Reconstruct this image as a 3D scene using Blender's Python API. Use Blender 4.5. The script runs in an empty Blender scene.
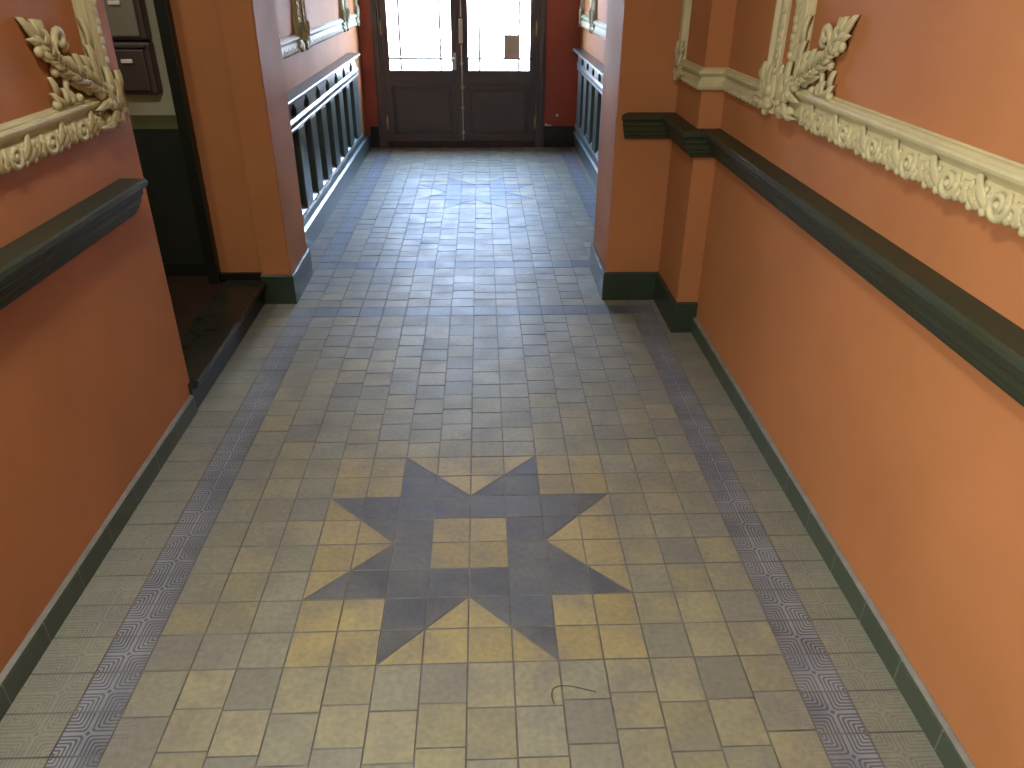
import bpy, bmesh, math, random
from mathutils import Vector, Matrix
random.seed(7)
S = 0.12                      # one floor tile is 12 cm; lengths below are in tiles
C = bpy.context.scene.collection
PI = math.pi

def P(x, y, z):
    return Vector(((x - 4.0) * S, y * S, z * S))

# ------------------------------------------------------------------ objects
def tag(o, label, cat, group=None, kind=None):
    o['label'] = label; o['category'] = cat
    if group: o['group'] = group
    o['kind'] = kind or 'thing'
    return o

def empty(name, loc, label, cat, group=None, kind=None):
    o = bpy.data.objects.new(name, None); C.objects.link(o)
    o.location = P(*loc); o.empty_display_size = 0.1
    return tag(o, label, cat, group, kind)

def obj(name, bm, mats, parent=None, smooth=False, recalc=True):
    if recalc: bmesh.ops.recalc_face_normals(bm, faces=bm.faces[:])
    me = bpy.data.meshes.new(name); bm.to_mesh(me); bm.free()
    if not isinstance(mats, (list, tuple)): mats = [mats]
    for m in mats: me.materials.append(m)
    if smooth:
        for p in me.polygons: p.use_smooth = True
    o = bpy.data.objects.new(name, me); C.objects.link(o)
    if parent is not None:
        o.parent = parent
        if parent.parent is not None:
            base = parent.location + parent.parent.location
        else:
            base = parent.location
        me.transform(Matrix.Translation(-base))
    return o

def struct(name, bm, mats, label, cat, smooth=False):
    return tag(obj(name, bm, mats, None, smooth), label, cat, kind='structure')

# ------------------------------------------------------------------ mesh helpers
def box(bm, x0, x1, y0, y1, z0, z1, mi=0, bev=0.0):
    r = bmesh.ops.create_cube(bm, size=1.0)
    vs = r['verts']
    a, b = P(x0, y0, z0), P(x1, y1, z1)
    for v in vs:
        v.co = Vector((a.x if v.co.x < 0 else b.x, a.y if v.co.y < 0 else b.y, a.z if v.co.z < 0 else b.z))
    fs = {f for v in vs for f in v.link_faces}
    for f in fs: f.material_index = mi
    if bev:
        es = list({e for v in vs for e in v.link_edges})
        bmesh.ops.bevel(bm, geom=es, offset=bev * S, segments=2, affect='EDGES', profile=0.5)
    return bm

def B(*a, **k):
    return box(bmesh.new(), *a, **k)

def cyl(bm, p0, p1, r0, r1=None, n=16):
    r1 = r0 if r1 is None else r1
    a, b = P(*p0), P(*p1); d = b - a
    m = Matrix.Translation((a + b) / 2) @ d.to_track_quat('Z', 'Y').to_matrix().to_4x4()
    bmesh.ops.create_cone(bm, cap_ends=True, segments=n, radius1=r0 * S, radius2=r1 * S, depth=d.length, matrix=m)
    return bm

def sphere(bm, p, rx, ry, rz, n=16):
    m = Matrix.Translation(P(*p)) @ Matrix.Diagonal((rx * S, ry * S, rz * S, 1))
    bmesh.ops.create_uvsphere(bm, u_segments=n, v_segments=n // 2 + 2, radius=1.0, matrix=m)
    return bm

def sweep(bm, path, prof, mi=0, caps=True, end_m=0.0):
    """profile of (offset, z) swept along a plan path, offset to the left of travel, mitred."""
    n = len(path); rings = []
    dirs = [Vector((path[i + 1][0] - path[i][0], path[i + 1][1] - path[i][1])).normalized() for i in range(n - 1)]
    for i in range(n):
        d0 = dirs[max(i - 1, 0)]; d1 = dirs[min(i, n - 2)]
        n0 = Vector((-d0.y, d0.x)); n1 = Vector((-d1.y, d1.x))
        m = (n0 + n1); m = m / max(1e-6, m.dot(n0)) if m.length > 1e-6 else n0
        rings.append([bm.verts.new(P(path[i][0] + m.x * o, path[i][1] + m.y * o, z)) for o, z in prof])
    if end_m:
        for v, (o, z) in zip(rings[-1], prof): v.co += Vector((dirs[-1].x, dirs[-1].y, 0)) * (o * end_m * S)
    k = len(prof)
    for i in range(n - 1):
        for j in range(k):
            f = bm.faces.new((rings[i][j], rings[i][(j + 1) % k], rings[i + 1][(j + 1) % k], rings[i + 1][j]))
            f.material_index = mi
    if caps:
        bm.faces.new(rings[0]).material_index = mi
        bm.faces.new(rings[-1][::-1]).material_index = mi
    return bm

# ------------------------------------------------------------------ materials
def nt(name):
    m = bpy.data.materials.new(name); m.use_nodes = True
    t = m.node_tree; b = t.nodes['Principled BSDF']
    return m, t, b

def N(t, typ, **k):
    n = t.nodes.new(typ)
    for a, v in k.items():
        if a.startswith('i_'): n.inputs[a[2:].replace('_', ' ')].default_value = v
        else: setattr(n, a, v)
    return n

def mixc(t, fac, a, b, mode='MIX'):
    n = t.nodes.new('ShaderNodeMix'); n.data_type = 'RGBA'; n.blend_type = mode
    for s, v in ((n.inputs[0], fac), (n.inputs[6], a), (n.inputs[7], b)):
        if hasattr(v, 'links'): t.links.new(v, s)
        else: s.default_value = v if not isinstance(v, tuple) or len(v) == 4 else (*v, 1)
    return n.outputs[2]

def math_n(t, op, a, b=None, c=None, clamp=False):
    n = t.nodes.new('ShaderNodeMath'); n.operation = op; n.use_clamp = clamp
    for i, v in enumerate((a, b, c)):
        if v is None: continue
        if hasattr(v, 'links'): t.links.new(v, n.inputs[i])
        else: n.inputs[i].default_value = v
    return n.outputs[0]

def paint(name, col, rough=0.5, var=0.15, scale=4.0, bump=0.0, bscale=60.0, col2=None, spec=0.5, rvar=0.0):
    m, t, b = nt(name)
    tc = N(t, 'ShaderNodeTexCoord')
    no = N(t, 'ShaderNodeTexNoise'); no.inputs['Scale'].default_value = scale; no.inputs['Detail'].default_value = 5
    t.links.new(tc.outputs['Object'], no.inputs['Vector'])
    rmp = N(t, 'ShaderNodeMapRange'); rmp.inputs[1].default_value = 0.3; rmp.inputs[2].default_value = 0.7
    t.links.new(no.outputs['Fac'], rmp.inputs[0])
    c2 = col2 or tuple(c * (1 - var) for c in col)
    t.links.new(mixc(t, rmp.outputs[0], (*col, 1), (*c2, 1)), b.inputs['Base Color'])
    b.inputs['Roughness'].default_value = rough
    b.inputs['Specular IOR Level'].default_value = spec
    if rvar:
        t.links.new(math_n(t, 'MULTIPLY_ADD', rmp.outputs[0], rvar, rough - rvar / 2), b.inputs['Roughness'])
    if bump:
        n2 = N(t, 'ShaderNodeTexNoise'); n2.inputs['Scale'].default_value = bscale; n2.inputs['Detail'].default_value = 3
        t.links.new(tc.outputs['Object'], n2.inputs['Vector'])
        bp = N(t, 'ShaderNodeBump'); bp.inputs['Strength'].default_value = bump; bp.inputs['Distance'].default_value = 0.01
        t.links.new(n2.outputs['Fac'], bp.inputs['Height']); t.links.new(bp.outputs[0], b.inputs['Normal'])
    return m

ORANGE = paint('orange_plaster', (0.42, 0.178, 0.070), 0.62, 0.14, 2.2, bump=0.05, bscale=35, rvar=0.1, spec=0.07)
RED = paint('red_plaster', (0.34, 0.062, 0.03), 0.5, 0.15, 2.5, bump=0.05, bscale=35)
GREEN = paint('dark_green_gloss', (0.028, 0.046, 0.027), 0.35, 0.3, 5, bump=0.03, bscale=25)
RAILM = paint('dark_green_rail', (0.032, 0.046, 0.030), 0.5, 0.35, 6, bump=0.04, bscale=25, col2=(0.042, 0.042, 0.020), spec=0.18)
GRILLE = paint('grey_green_gloss', (0.075, 0.10, 0.085), 0.3, 0.2, 5, bump=0.03, bscale=25)
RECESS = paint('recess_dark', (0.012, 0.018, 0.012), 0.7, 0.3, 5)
CREAM = paint('cream_paint', (0.53, 0.495, 0.27), 0.5, 0.25, 14, bump=0.10, bscale=70, col2=(0.44, 0.40, 0.23))
DOORM = paint('brown_door_paint', (0.095, 0.074, 0.074), 0.4, 0.15, 6)
SILLM = paint('red_brown_wood', (0.045, 0.018, 0.014), 0.45, 0.3, 8)
BLACKG = paint('black_green', (0.008, 0.010, 0.006), 0.35, 0.3, 6)
STONE = paint('dark_step_stone', (0.012, 0.014, 0.010), 0.32, 0.4, 8, bump=0.1, bscale=14, col2=(0.024, 0.022, 0.014), rvar=0.2, spec=0.35)
CEIL = paint('ceiling_white', (0.70, 0.66, 0.56), 0.8, 0.06, 3)
PALE = paint('pale_green_wall', (0.50, 0.50, 0.34), 0.6, 0.08, 4)
OLIVE = paint('olive_band', (0.12, 0.125, 0.052), 0.5, 0.12, 5)
DADO = paint('dark_dado', (0.010, 0.013, 0.008), 0.55, 0.3, 4)
BOXM = paint('brown_metal', (0.060, 0.040, 0.034), 0.45, 0.12, 10)
BOXG = paint('grey_metal', (0.20, 0.18, 0.14), 0.45, 0.10, 10)
WHITEM = paint('white_label', (0.75, 0.72, 0.62), 0.5, 0.05, 10)
PAPER = paint('brown_paper', (0.60, 0.48, 0.38), 0.8, 0.08, 20)
STEEL = paint('worn_steel', (0.55, 0.52, 0.48), 0.35, 0.2, 20)
for m_ in (STEEL,): m_.node_tree.nodes['Principled BSDF'].inputs['Metallic'].default_value = 0.6
BRASS = paint('worn_brass', (0.50, 0.38, 0.22), 0.35, 0.2, 20)
BRASS.node_tree.nodes['Principled BSDF'].inputs['Metallic'].default_value = 0.6
FILLET = paint('cement_fillet', (0.22, 0.22, 0.19), 0.6, 0.3, 20)
PAVE = paint('street_paving', (0.58, 0.57, 0.54), 0.8, 0.1, 0.8)
FACADE = paint('pale_render', (0.80, 0.80, 0.80), 0.8, 0.06, 0.5)
HAIR = paint('dark_hair', (0.03, 0.02, 0.015), 0.5, 0.1, 5)
PFLOOR = paint('brown_passage_tiles', (0.035, 0.018, 0.010), 0.45, 0.35, 10, spec=0.3)

def base_tile_mat():
    m, t, b = nt('green_plinth_tiles')
    tc = N(t, 'ShaderNodeTexCoord'); sp = N(t, 'ShaderNodeSeparateXYZ'); t.links.new(tc.outputs['Object'], sp.inputs[0])
    f = math_n(t, 'FRACT', math_n(t, 'MULTIPLY_ADD', sp.outputs[1], 1 / (1.66 * S), 0.47))
    j = math_n(t, 'LESS_THAN', f, 0.02)
    no = N(t, 'ShaderNodeTexNoise'); no.inputs['Scale'].default_value = 6; t.links.new(tc.outputs['Object'], no.inputs['Vector'])
    col = mixc(t, no.outputs['Fac'], (0.036, 0.056, 0.036, 1), (0.062, 0.082, 0.056, 1))
    t.links.new(mixc(t, j, col, (0.16, 0.17, 0.14, 1)), b.inputs['Base Color'])
    b.inputs['Roughness'].default_value = 0.35
    return m
PLINTH = base_tile_mat()

def glass_mat():
    m = bpy.data.materials.new('clear_pane'); m.use_nodes = True; t = m.node_tree
    for n in list(t.nodes): t.nodes.remove(n)
    o = N(t, 'ShaderNodeOutputMaterial'); mx = N(t, 'ShaderNodeMixShader'); tr = N(t, 'ShaderNodeBsdfTransparent')
    gl = N(t, 'ShaderNodeBsdfGlossy'); gl.inputs['Roughness'].default_value = 0.02
    tr.inputs['Color'].default_value = (0.96, 0.98, 0.98, 1); mx.inputs[0].default_value = 0.05
    t.links.new(tr.outputs[0], mx.inputs[1]); t.links.new(gl.outputs[0], mx.inputs[2])
    t.links.new(mx.outputs[0], o.inputs[0])
    return m
GLASS = glass_mat()

def opal_mat(name, col, strength):
    m, t, b = nt(name)
    b.inputs['Base Color'].default_value = (0.9, 0.88, 0.82, 1)
    b.inputs['Emission Color'].default_value = (*col, 1); b.inputs['Emission Strength'].default_value = strength
    return m
OPAL = opal_mat('opal_glass', (1.0, 0.86, 0.62), 4.0)  # glowing shade of the added, unseen ceiling lamps

def floor_mat():
    m, t, b = nt('encaustic_tiles')
    at = N(t, 'ShaderNodeAttribute'); at.attribute_name = 'tile_colour'
    tc = N(t, 'ShaderNodeTexCoord'); sp = N(t, 'ShaderNodeSeparateXYZ'); t.links.new(tc.outputs['Object'], sp.inputs[0])
    # mottled wear inside the tiles
    n1 = N(t, 'ShaderNodeTexNoise'); n1.inputs['Scale'].default_value = 7; n1.inputs['Detail'].default_value = 6
    t.links.new(tc.outputs['Object'], n1.inputs['Vector'])
    r1 = N(t, 'ShaderNodeMapRange'); r1.inputs[1].default_value = 0.40; r1.inputs[2].default_value = 0.72; r1.inputs[4].default_value = 0.72
    t.links.new(n1.outputs['Fac'], r1.inputs[0])
    n2 = N(t, 'ShaderNodeTexNoise'); n2.inputs['Scale'].default_value = 60; n2.inputs['Detail'].default_value = 4
    t.links.new(tc.outputs['Object'], n2.inputs['Vector'])
    c = mixc(t, r1.outputs[0], at.outputs['Color'], (0.135, 0.135, 0.118, 1))
    sc = N(t, 'ShaderNodeMapRange'); sc.inputs[1].default_value = 0.3; sc.inputs[2].default_value = 0.7; sc.inputs[3].default_value = 0.85; sc.inputs[4].default_value = 1.12
    t.links.new(n2.outputs['Fac'], sc.inputs[0])
    cc = N(t, 'ShaderNodeCombineXYZ')
    for i in range(3): t.links.new(sc.outputs[0], cc.inputs[i])
    c = mixc(t, 1.0, c, cc.outputs[0], 'MULTIPLY')
    # moulded maze relief of the edge tiles: nested L lines round the tile corners
    def half(s_):
        f = math_n(t, 'FRACT', math_n(t, 'MULTIPLY_ADD', s_, 1 / S, 0.0))
        return math_n(t, 'SUBTRACT', 0.5, math_n(t, 'ABSOLUTE', math_n(t, 'SUBTRACT', f, 0.5)))
    dx, dy = half(sp.outputs[0]), half(sp.outputs[1])
    mx = math_n(t, 'MAXIMUM', math_n(t, 'MAXIMUM', dx, dy), math_n(t, 'MULTIPLY', math_n(t, 'ADD', dx, dy), 0.53))
    s_ = math_n(t, 'SINE', math_n(t, 'MULTIPLY', mx, 2 * PI * 13))
    ln = N(t, 'ShaderNodeMapRange'); ln.inputs[1].default_value = -0.35; ln.inputs[2].default_value = 0.35; ln.interpolation_type = 'SMOOTHSTEP'
    t.links.new(s_, ln.inputs[0])
    # relief is worn away along the walked centre
    ax = math_n(t, 'ABSOLUTE', math_n(t, 'DIVIDE', sp.outputs[0], S))
    wear = N(t, 'ShaderNodeMapRange'); wear.inputs[1].default_value = 6.0; wear.inputs[2].default_value = 8.2; wear.interpolation_type = 'SMOOTHSTEP'
    t.links.new(math_n(t, 'MULTIPLY_ADD', n1.outputs['Fac'], 2.2, math_n(t, 'SUBTRACT', ax, 1.1)), wear.inputs[0])
    k = math_n(t, 'MULTIPLY', wear.outputs[0], ln.outputs[0])
    rel = math_n(t, 'MULTIPLY', k, at.outputs['Alpha'])
    light = mixc(t, 0.75, c, (0.29, 0.32, 0.36, 1))
    c = mixc(t, rel, c, light)
    t.links.new(c, b.inputs['Base Color'])
    rg = N(t, 'ShaderNodeMapRange'); rg.inputs[1].default_value = 0.3; rg.inputs[2].default_value = 0.7; rg.inputs[3].default_value = 0.45; rg.inputs[4].default_value = 0.60
    t.links.new(n1.outputs['Fac'], rg.inputs[0]); t.links.new(rg.outputs[0], b.inputs['Roughness'])
    b.inputs['Specular IOR Level'].default_value = 0.5
    h = math_n(t, 'ADD', math_n(t, 'MULTIPLY', k, 0.5), math_n(t, 'MULTIPLY', n1.outputs['Fac'], 1.2))
    bp = N(t, 'ShaderNodeBump'); bp.inputs['Strength'].default_value = 0.35; bp.inputs['Distance'].default_value = 0.002
    t.links.new(h, bp.inputs['Height']); t.links.new(bp.outputs[0], b.inputs['Normal'])
    return m
TILE = floor_mat()
GROUT = paint('grout', (0.16, 0.155, 0.135), 0.6, 0.4, 12)

# ------------------------------------------------------------------ floor
YB, YF, ZC = -30.0, 54.9, 27.0      # back end, street end, ceiling
def star_parts(i, j):
    """cell (i,j) of an 8x8 eight-point star -> [(polygon, dark?)] in cell units"""
    full = [(0, 0), (1, 0), (1, 1), (0, 1)]
    if 2 <= i <= 5 and 2 <= j <= 5:
        return [(full, not (3 <= i <= 4 and 3 <= j <= 4))]
    def top(u, v):                       # block above the square: u 0..3, v 0..1 ; dark where v below line
        if u >= 2:
            return [([(1 - x, y) for x, y in q][::-1], d) for q, d in top(3 - u, v)]
        if u == 0 and v == 0: return [(full, True)]
        if (u == 0 and v == 1) or (u == 1 and v == 0):
            return [([(0, 0), (1, 0), (0, 1)], True), ([(1, 0), (1, 1), (0, 1)], False)]
        return [(full, False)]
    if 2 <= i <= 5:
        if j >= 6: return top(i - 2, j - 6)
        return [([(x, 1 - y) for x, y in q][::-1], d) for q, d in top(i - 2, 1 - j)]
    if 2 <= j <= 5:
        if i >= 6: return [([(y, x) for x, y in q][::-1], d) for q, d in top(j - 2, i - 6)]
        return [([(1 - y, x) for x, y in q], d) for q, d in top(j - 2, 1 - i)]
    return [(full, False)]

def tile_col(dark, cx, cy, kind):
    r = random.random()
    if dark:
        v = random.uniform(0.75, 1.2)
        return (0.070 * v, 0.078 * v, 0.092 * v, 1.0)
    if kind == 'edge':
        c = (0.190, 0.190, 0.125); v = random.uniform(0.92, 1.06)
    elif kind == 'star':
        c = (0.285, 0.24, 0.105); v = random.uniform(0.85, 1.12)
    elif r < 0.58 - (0.25 if cy > 9 else 0):
        c = (0.228, 0.216, 0.130); v = random.uniform(0.88, 1.1)
    elif r < 0.90 - (0.1 if cy > 9 else 0):
        c = (0.205, 0.205, 0.143); v = random.uniform(0.9, 1.08)
    else:
        c = (0.182, 0.182, 0.140); v = random.uniform(0.88, 1.08)
    return (c[0] * v, c[1] * v, c[2] * v, 0.38)

def build_floor():
    bm = bmesh.new()
    lay = bm.loops.layers.float_color.new('tile_colour')
    def put(poly, col, z, tilt, cx, cy):
        g, d = 0.010, 0.010
        n = len(poly); mx = sum(p[0] for p in poly) / n; my = sum(p[1] for p in poly) / n
        def inset(k):
            out = []
            for q in range(n):
                a, b_, c_ = Vector(poly[q - 1]), Vector(poly[q]), Vector(poly[(q + 1) % n])
                e0 = (b_ - a).normalized(); e1 = (c_ - b_).normalized()
                n0 = Vector((-e0.y, e0.x)); n1 = Vector((-e1.y, e1.x))
                m = n0 + n1; m = m / m.dot(n0)
                if m.length > 2.2: m = m.normalized() * 2.2
                out.append(b_ + m * k)
            return out
        def zz(p): return z + (p[0] - cx) * tilt[0] + (p[1] - cy) * tilt[1]
        lo = [bm.verts.new(P(p[0], p[1], -0.045)) for p in inset(g)]
        hi = [bm.verts.new(P(p[0], p[1], zz(p))) for p in inset(g + d)]
        mid = [bm.verts.new(P(p[0], p[1], zz(p) - 0.012)) for p in inset(g)]
        fs = [bm.faces.new(hi)]
        for q in range(n):
            fs.append(bm.faces.new((mid[q], mid[(q + 1) % n], hi[(q + 1) % n], hi[q])))
            fs.append(bm.faces.new((lo[q], lo[(q + 1) % n], mid[(q + 1) % n], mid[q])))
        fs[0].material_index = 0
        for f in fs[1:]: f.material_index = 1
        for f in fs:
            for l in f.loops: l[lay] = col
    offs = {i: random.uniform(-0.38, 0.38) for i in range(-6, 14)}
    def yrow(i, j):
        # courses drift out of line between the stars and the cross bands
        if i <= -4 or i >= 11: return j
        for a, b_ in ((8, 19), (20, 25), (26, 36), (44, 60), (-30, 0)):
            if a < j < b_: return j + offs[i] * min(1.0, (j - a) / 2.0, (b_ - j) / 2.0)
        return j
    xs = [-5.62] + list(range(-4, 13)) + [13.4]
    for q in range(len(xs) - 1):
        x0, x1 = xs[q], xs[q + 1]; i = math.floor(x0 + 1e-6) if q else -6
        for j in range(int(YB), 55):
            y0, y1 = yrow(i, j), min(yrow(i, j + 1), YF)
            z = random.uniform(-0.005, 0.006)
            mid = -3 <= i <= 10
            tl = (random.uniform(-1, 1) * (0.011 if mid else 0.005), random.uniform(-1, 1) * (0.013 if mid else 0.006))
            cx, cy = (x0 + x1) / 2, (y0 + y1) / 2
            parts = None
            for (sx, sy) in ((0, 0), (0, 36)):
                if 0 <= i - sx < 8 and 0 <= j - sy < 8:
                    parts = star_parts(i - sx, j - sy)
            if parts and q:
                for poly, dk in parts:
                    put([(x0 + p[0], y0 + p[1]) for p in poly], tile_col(dk, cx, cy, 'star'), z, tl, cx, cy)
                continue
            dark = (i == -4 or i == 11) and q and not (20 <= j < 25)
            if j in (19, 25) and -4 <= i <= 11: dark = True
            kind = 'edge' if (i <= -5 or i >= 12) else 'field'
            put([(x0, y0), (x1, y0), (x1, y1), (x0, y1)], tile_col(dark, cx, cy, kind), z, tl, cx, cy)
    box(bm, -5.62, 13.4, YB, YF + 0.2, -1.2, -0.024, mi=1)
    return bm
struct('floor', build_floor(), [TILE, GROUT], 'worn buff and slate tile floor with two eight-pointed stars and maze border', 'floor')

# ------------------------------------------------------------------ walls
XL, XR = -5.5, 13.26
JY0, JY1 = 11.2, 20.6
bm = B(XL - 1.6, XL, YB, JY0, -1, ZC)
struct('wall_left', bm, ORANGE, 'orange plaster wall on the left ending at the doorway', 'wall')
bm = B(XL - 1.6, XL, JY0, JY1, 19.5, ZC)
struct('wall_left_lintel', bm, ORANGE, 'orange plaster over the side doorway on the left', 'wall')
bm = B(XR, XR + 2, YB, 20.7, -1, ZC); box(bm, 12.4, XR, 17.1, 20.7, -1, ZC)
struct('wall_right', bm, ORANGE, 'orange plaster wall on the right with a shallow pilaster', 'wall')
bm = B(10.0, 15.2, 20.7, 25.0, -1, ZC, bev=0.04)
struct('wall_right_pier', bm, ORANGE, 'orange pier jutting in from the right past the pilaster', 'wall')
bm = B(-7.8, -5.4, 20.88, 24.3, -1, ZC); box(bm, -5.42, -4.12, 20.6, 24.3, -1, ZC, bev=0.06)
struct('wall_left_pier', bm, ORANGE, 'orange pier at the left just past the side doorway', 'wall')
# bay by the street door: walls with a niche behind each slatted front
def bay_wall(sign, xw, y0, y1):
    bm = bmesh.new()
    def bx(o0, o1, ya, yb, za, zb, mi=0):
        a, b_ = xw - sign * o0, xw - sign * o1
        box(bm, min(a, b_), max(a, b_), ya, yb, za, zb, mi)
    bx(0, 3, y0, YF + 3, 7.7, ZC); bx(0, 3, y0, YF + 3, -1, 1.9)
    bx(0, 3, y0, 26.9, 1.9, 7.7); bx(0, 3, y1, YF + 3, 1.9, 7.7)
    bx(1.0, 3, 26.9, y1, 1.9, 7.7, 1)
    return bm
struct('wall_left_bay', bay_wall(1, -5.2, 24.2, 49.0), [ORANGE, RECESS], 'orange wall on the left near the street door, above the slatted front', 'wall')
struct('wall_right_bay', bay_wall(-1, 12.5, 24.9, 53.0), [ORANGE, RECESS], 'orange wall on the right near the street door, mostly behind the pier', 'wall')
# street end
DX0, DX1, DZ = -4.15, 9.72, 20.0
bm = B(-8, DX0, YF, YF + 3, -1, ZC); box(bm, DX1, 15.5, YF, YF + 3, -1, ZC); box(bm, DX0, DX1, YF, YF + 3, DZ, ZC)
struct('wall_front', bm, RED, 'dark red end wall around the street door', 'wall')
bm = B(-9, 17, YB - 2, YB, -1, ZC)
struct('wall_back', bm, ORANGE, 'orange wall closing the near end of the corridor', 'wall')
bm = B(-26, 18, YB - 2, YF + 3, ZC, ZC + 1.5)
struct('ceiling', bm, CEIL, 'plain off-white ceiling over the corridor', 'ceiling')
# side passage behind the left doorway
bm = bmesh.new()
box(bm, -22, -7.75, 21.6, 23.5, -1, 7.42, 0); box(bm, -22, -7.75, 21.6, 23.5, 7.42, 7.97, 1); box(bm, -22, -7.75, 21.6, 23.5, 7.97, ZC, 2)
struct('wall_passage', bm, [DADO, OLIVE, PALE], 'pale wall over an olive band and near-black dado, seen through the doorway', 'wall')
bm = B(-24, -22, 0, 23.5, -1, ZC); box(bm, -22, -7.1, -2, 0, -1, ZC)
struct('wall_passage_side', bm, PALE, 'pale walls of the side passage', 'wall')
bm = B(-22, -7.0, 0, 21.7, -0.5, 1.0)
struct('floor_passage', bm, PFLOOR, 'dark brown raised floor of the side passage', 'floor')
bm = B(-22, -7.75, 21.45, 21.62, 1.0, 1.6)
struct('baseboard_passage', bm, BLACKG, 'black skirting along the foot of the mailbox wall', 'baseboard')
# doorway lining
bm = B(-7.75, -7.25, 20.5, 21.62, 1.0, 19.5, bev=0.05); box(bm, -7.75, -7.1, 10.7, 11.3, 1.0, 19.5, bev=0.05); box(bm, -7.8, -7.2, 11.3, 20.45, 18.9, 19.5, bev=0.05)
struct('trim_doorway', bm, BLACKG, 'dark green lining of the side doorway at left', 'trim')

# step at the side doorway
st = empty('door_step', (-6.1, 15.8, 0), 'long glossy black step with a worn nosing in the left side doorway', 'step')
bm = B(-7.05, -5.42, 11.0, 20.88, 0.0, 0.86)
obj('riser', bm, BLACKG, st)
bm = B(-7.05, -5.2, 11.0, 20.86, 0.86, 1.06, bev=0.07)
obj('tread', bm, STONE, st)

# ------------------------------------------------------------------ baseboards
def base_prof(h, t=0.13): return [(0, h), (t - 0.05, h), (t, h - 0.06), (t, 0), (0, 0)]
def baseboard(name, path, h, label, m=GREEN, t=0.13, fillet=False):
    o = struct(name, sweep(bmesh.new(), path, base_prof(h, t)), m, label, 'baseboard')
    if fillet:
        f = obj('fillet', sweep(bmesh.new(), path, [(0, h + 0.05), (0.03, h + 0.05), (t - 0.01, h + 0.005), (t - 0.01, h - 0.01), (0, h - 0.01)]), FILLET, o)
        f['label'] = 'grey cement fillet along the top edge'
    return o
baseboard('baseboard_right', [(XR, YB), (XR, 17.1)], 0.64, 'low green tiled skirting along the foot of the right wall', PLINTH, fillet=True)
baseboard('baseboard_left', [(XL, JY0 - 0.2), (XL, YB)], 0.62, 'low green tiled skirting along the foot of the left wall', PLINTH, fillet=True)
baseboard('baseboard_right_pier', [(XR, 17.1), (12.4, 17.1), (12.4, 20.7), (10.0, 20.7), (10.0, 25.0)], 1.33, 'taller dark green skirting wrapping the right pier and pilaster')
baseboard('baseboard_left_pier', [(-4.12, 24.3), (-4.12, 20.6), (-5.42, 20.6)], 1.36, 'taller dark green skirting wrapping the left pier')
struct('trim_reveal', B(-7.25, -5.42, 20.72, 20.89, 1.06, 1.38), BLACKG, 'thin black skirting above the step beside the left pier', 'trim')
baseboard('baseboard_left_bay', [(-5.2, YF), (-5.2, 24.3)], 1.15, 'grey green skirting below the left slatted front', GRILLE, 0.34)
baseboard('baseboard_right_bay', [(12.5, 25.0), (12.5, YF)], 1.15, 'grey green skirting below the right slatted front', GRILLE, 0.14)
struct('baseboard_front', B(-4.86, DX0 - 0.02, YF - 0.2, YF, 0, 1.7, bev=0.03), BLACKG, 'short black skirting at the left of the street door', 'baseboard')
struct('baseboard_front_right', B(DX1 + 0.02, 12.36, YF - 0.2, YF, 0, 1.7, bev=0.03), BLACKG, 'black skirting at the right of the street door', 'baseboard')

# ------------------------------------------------------------------ dado rails
RP = [(0, 8.22), (0.66, 8.22), (0.72, 8.17), (0.72, 8.06), (0.66, 8.0), (0.55, 7.97), (0.53, 7.80), (0.46, 7.72), (0.43, 7.56),
      (0.36, 7.50), (0.34, 7.40), (0.26, 7.36), (0.22, 7.25), (0.15, 7.2), (0, 7.2)]
r = obj('dado_rail', sweep(bmesh.new(), [(XR, YB), (XR, 17.1), (12.4, 17.1), (12.4, 20.7), (10.45, 20.7)], RP, end_m=0.5), RAILM)
tag(r, 'long dark green moulded dado rail stepping round the pilaster on the right wall', 'rail')
r = obj('dado_rail', sweep(bmesh.new(), [(XL, 9.75), (XL, YB)], RP), RAILM)
tag(r, 'dark green moulded dado rail on the left wall, cut off short of the doorway', 'rail')

# ------------------------------------------------------------------ carved panel mouldings
class Pl:
    """wall plane: origin, a = along the wall, b = up, c = out of the wall"""
    def __init__(s, o, a, b, c, cs=1.0): s.o, s.a, s.b, s.c, s.cs = Vector(o), Vector(a), Vector(b), Vector(c), cs
    def __call__(s, a, b, c):
        q = s.o + s.a * a + s.b * b + s.c * (c * s.cs)
        return P(q.x, q.y, q.z)
MP = [(0, 0), (0.0, 0.14), (0.05, 0.24), (0.18, 0.31), (0.36, 0.30), (0.48, 0.22), (0.55, 0.15), (0.60, 0.16), (0.66, 0.24),
      (0.73, 0.35), (0.80, 0.38), (0.86, 0.35), (0.885, 0.27), (0.92, 0.27), (0.95, 0.22), (0.97, 0.10), (1.0, 0.07), (1.0, 0)]
def mould(bm, pl, p0, p1, inward, W, e0=(1, 0), e1=(1, 0), D=1.0):
    """moulding from p0 to p1 (outer edge) on plane pl; inward 2D dir; e = (width mitre, depth mitre) of each end"""
    p0, p1, w = Vector(p0), Vector(p1), Vector(inward); d = (p1 - p0).normalized()
    R = []
    for p, e, sg in ((p0, e0, 1), (p1, e1, -1)):
        R.append([bm.verts.new(pl(*(p + w * (u * W) + d * (sg * (e[0] * u * W + e[1] * v * D * pl.cs))), v * D)) for u, v in MP])
    k = len(MP)
    for j in range(k - 1):
        bm.faces.new((R[0][j], R[0][j + 1], R[1][j + 1], R[1][j]))
    bm.faces.new(R[0]); bm.faces.new(R[1][::-1])

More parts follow.
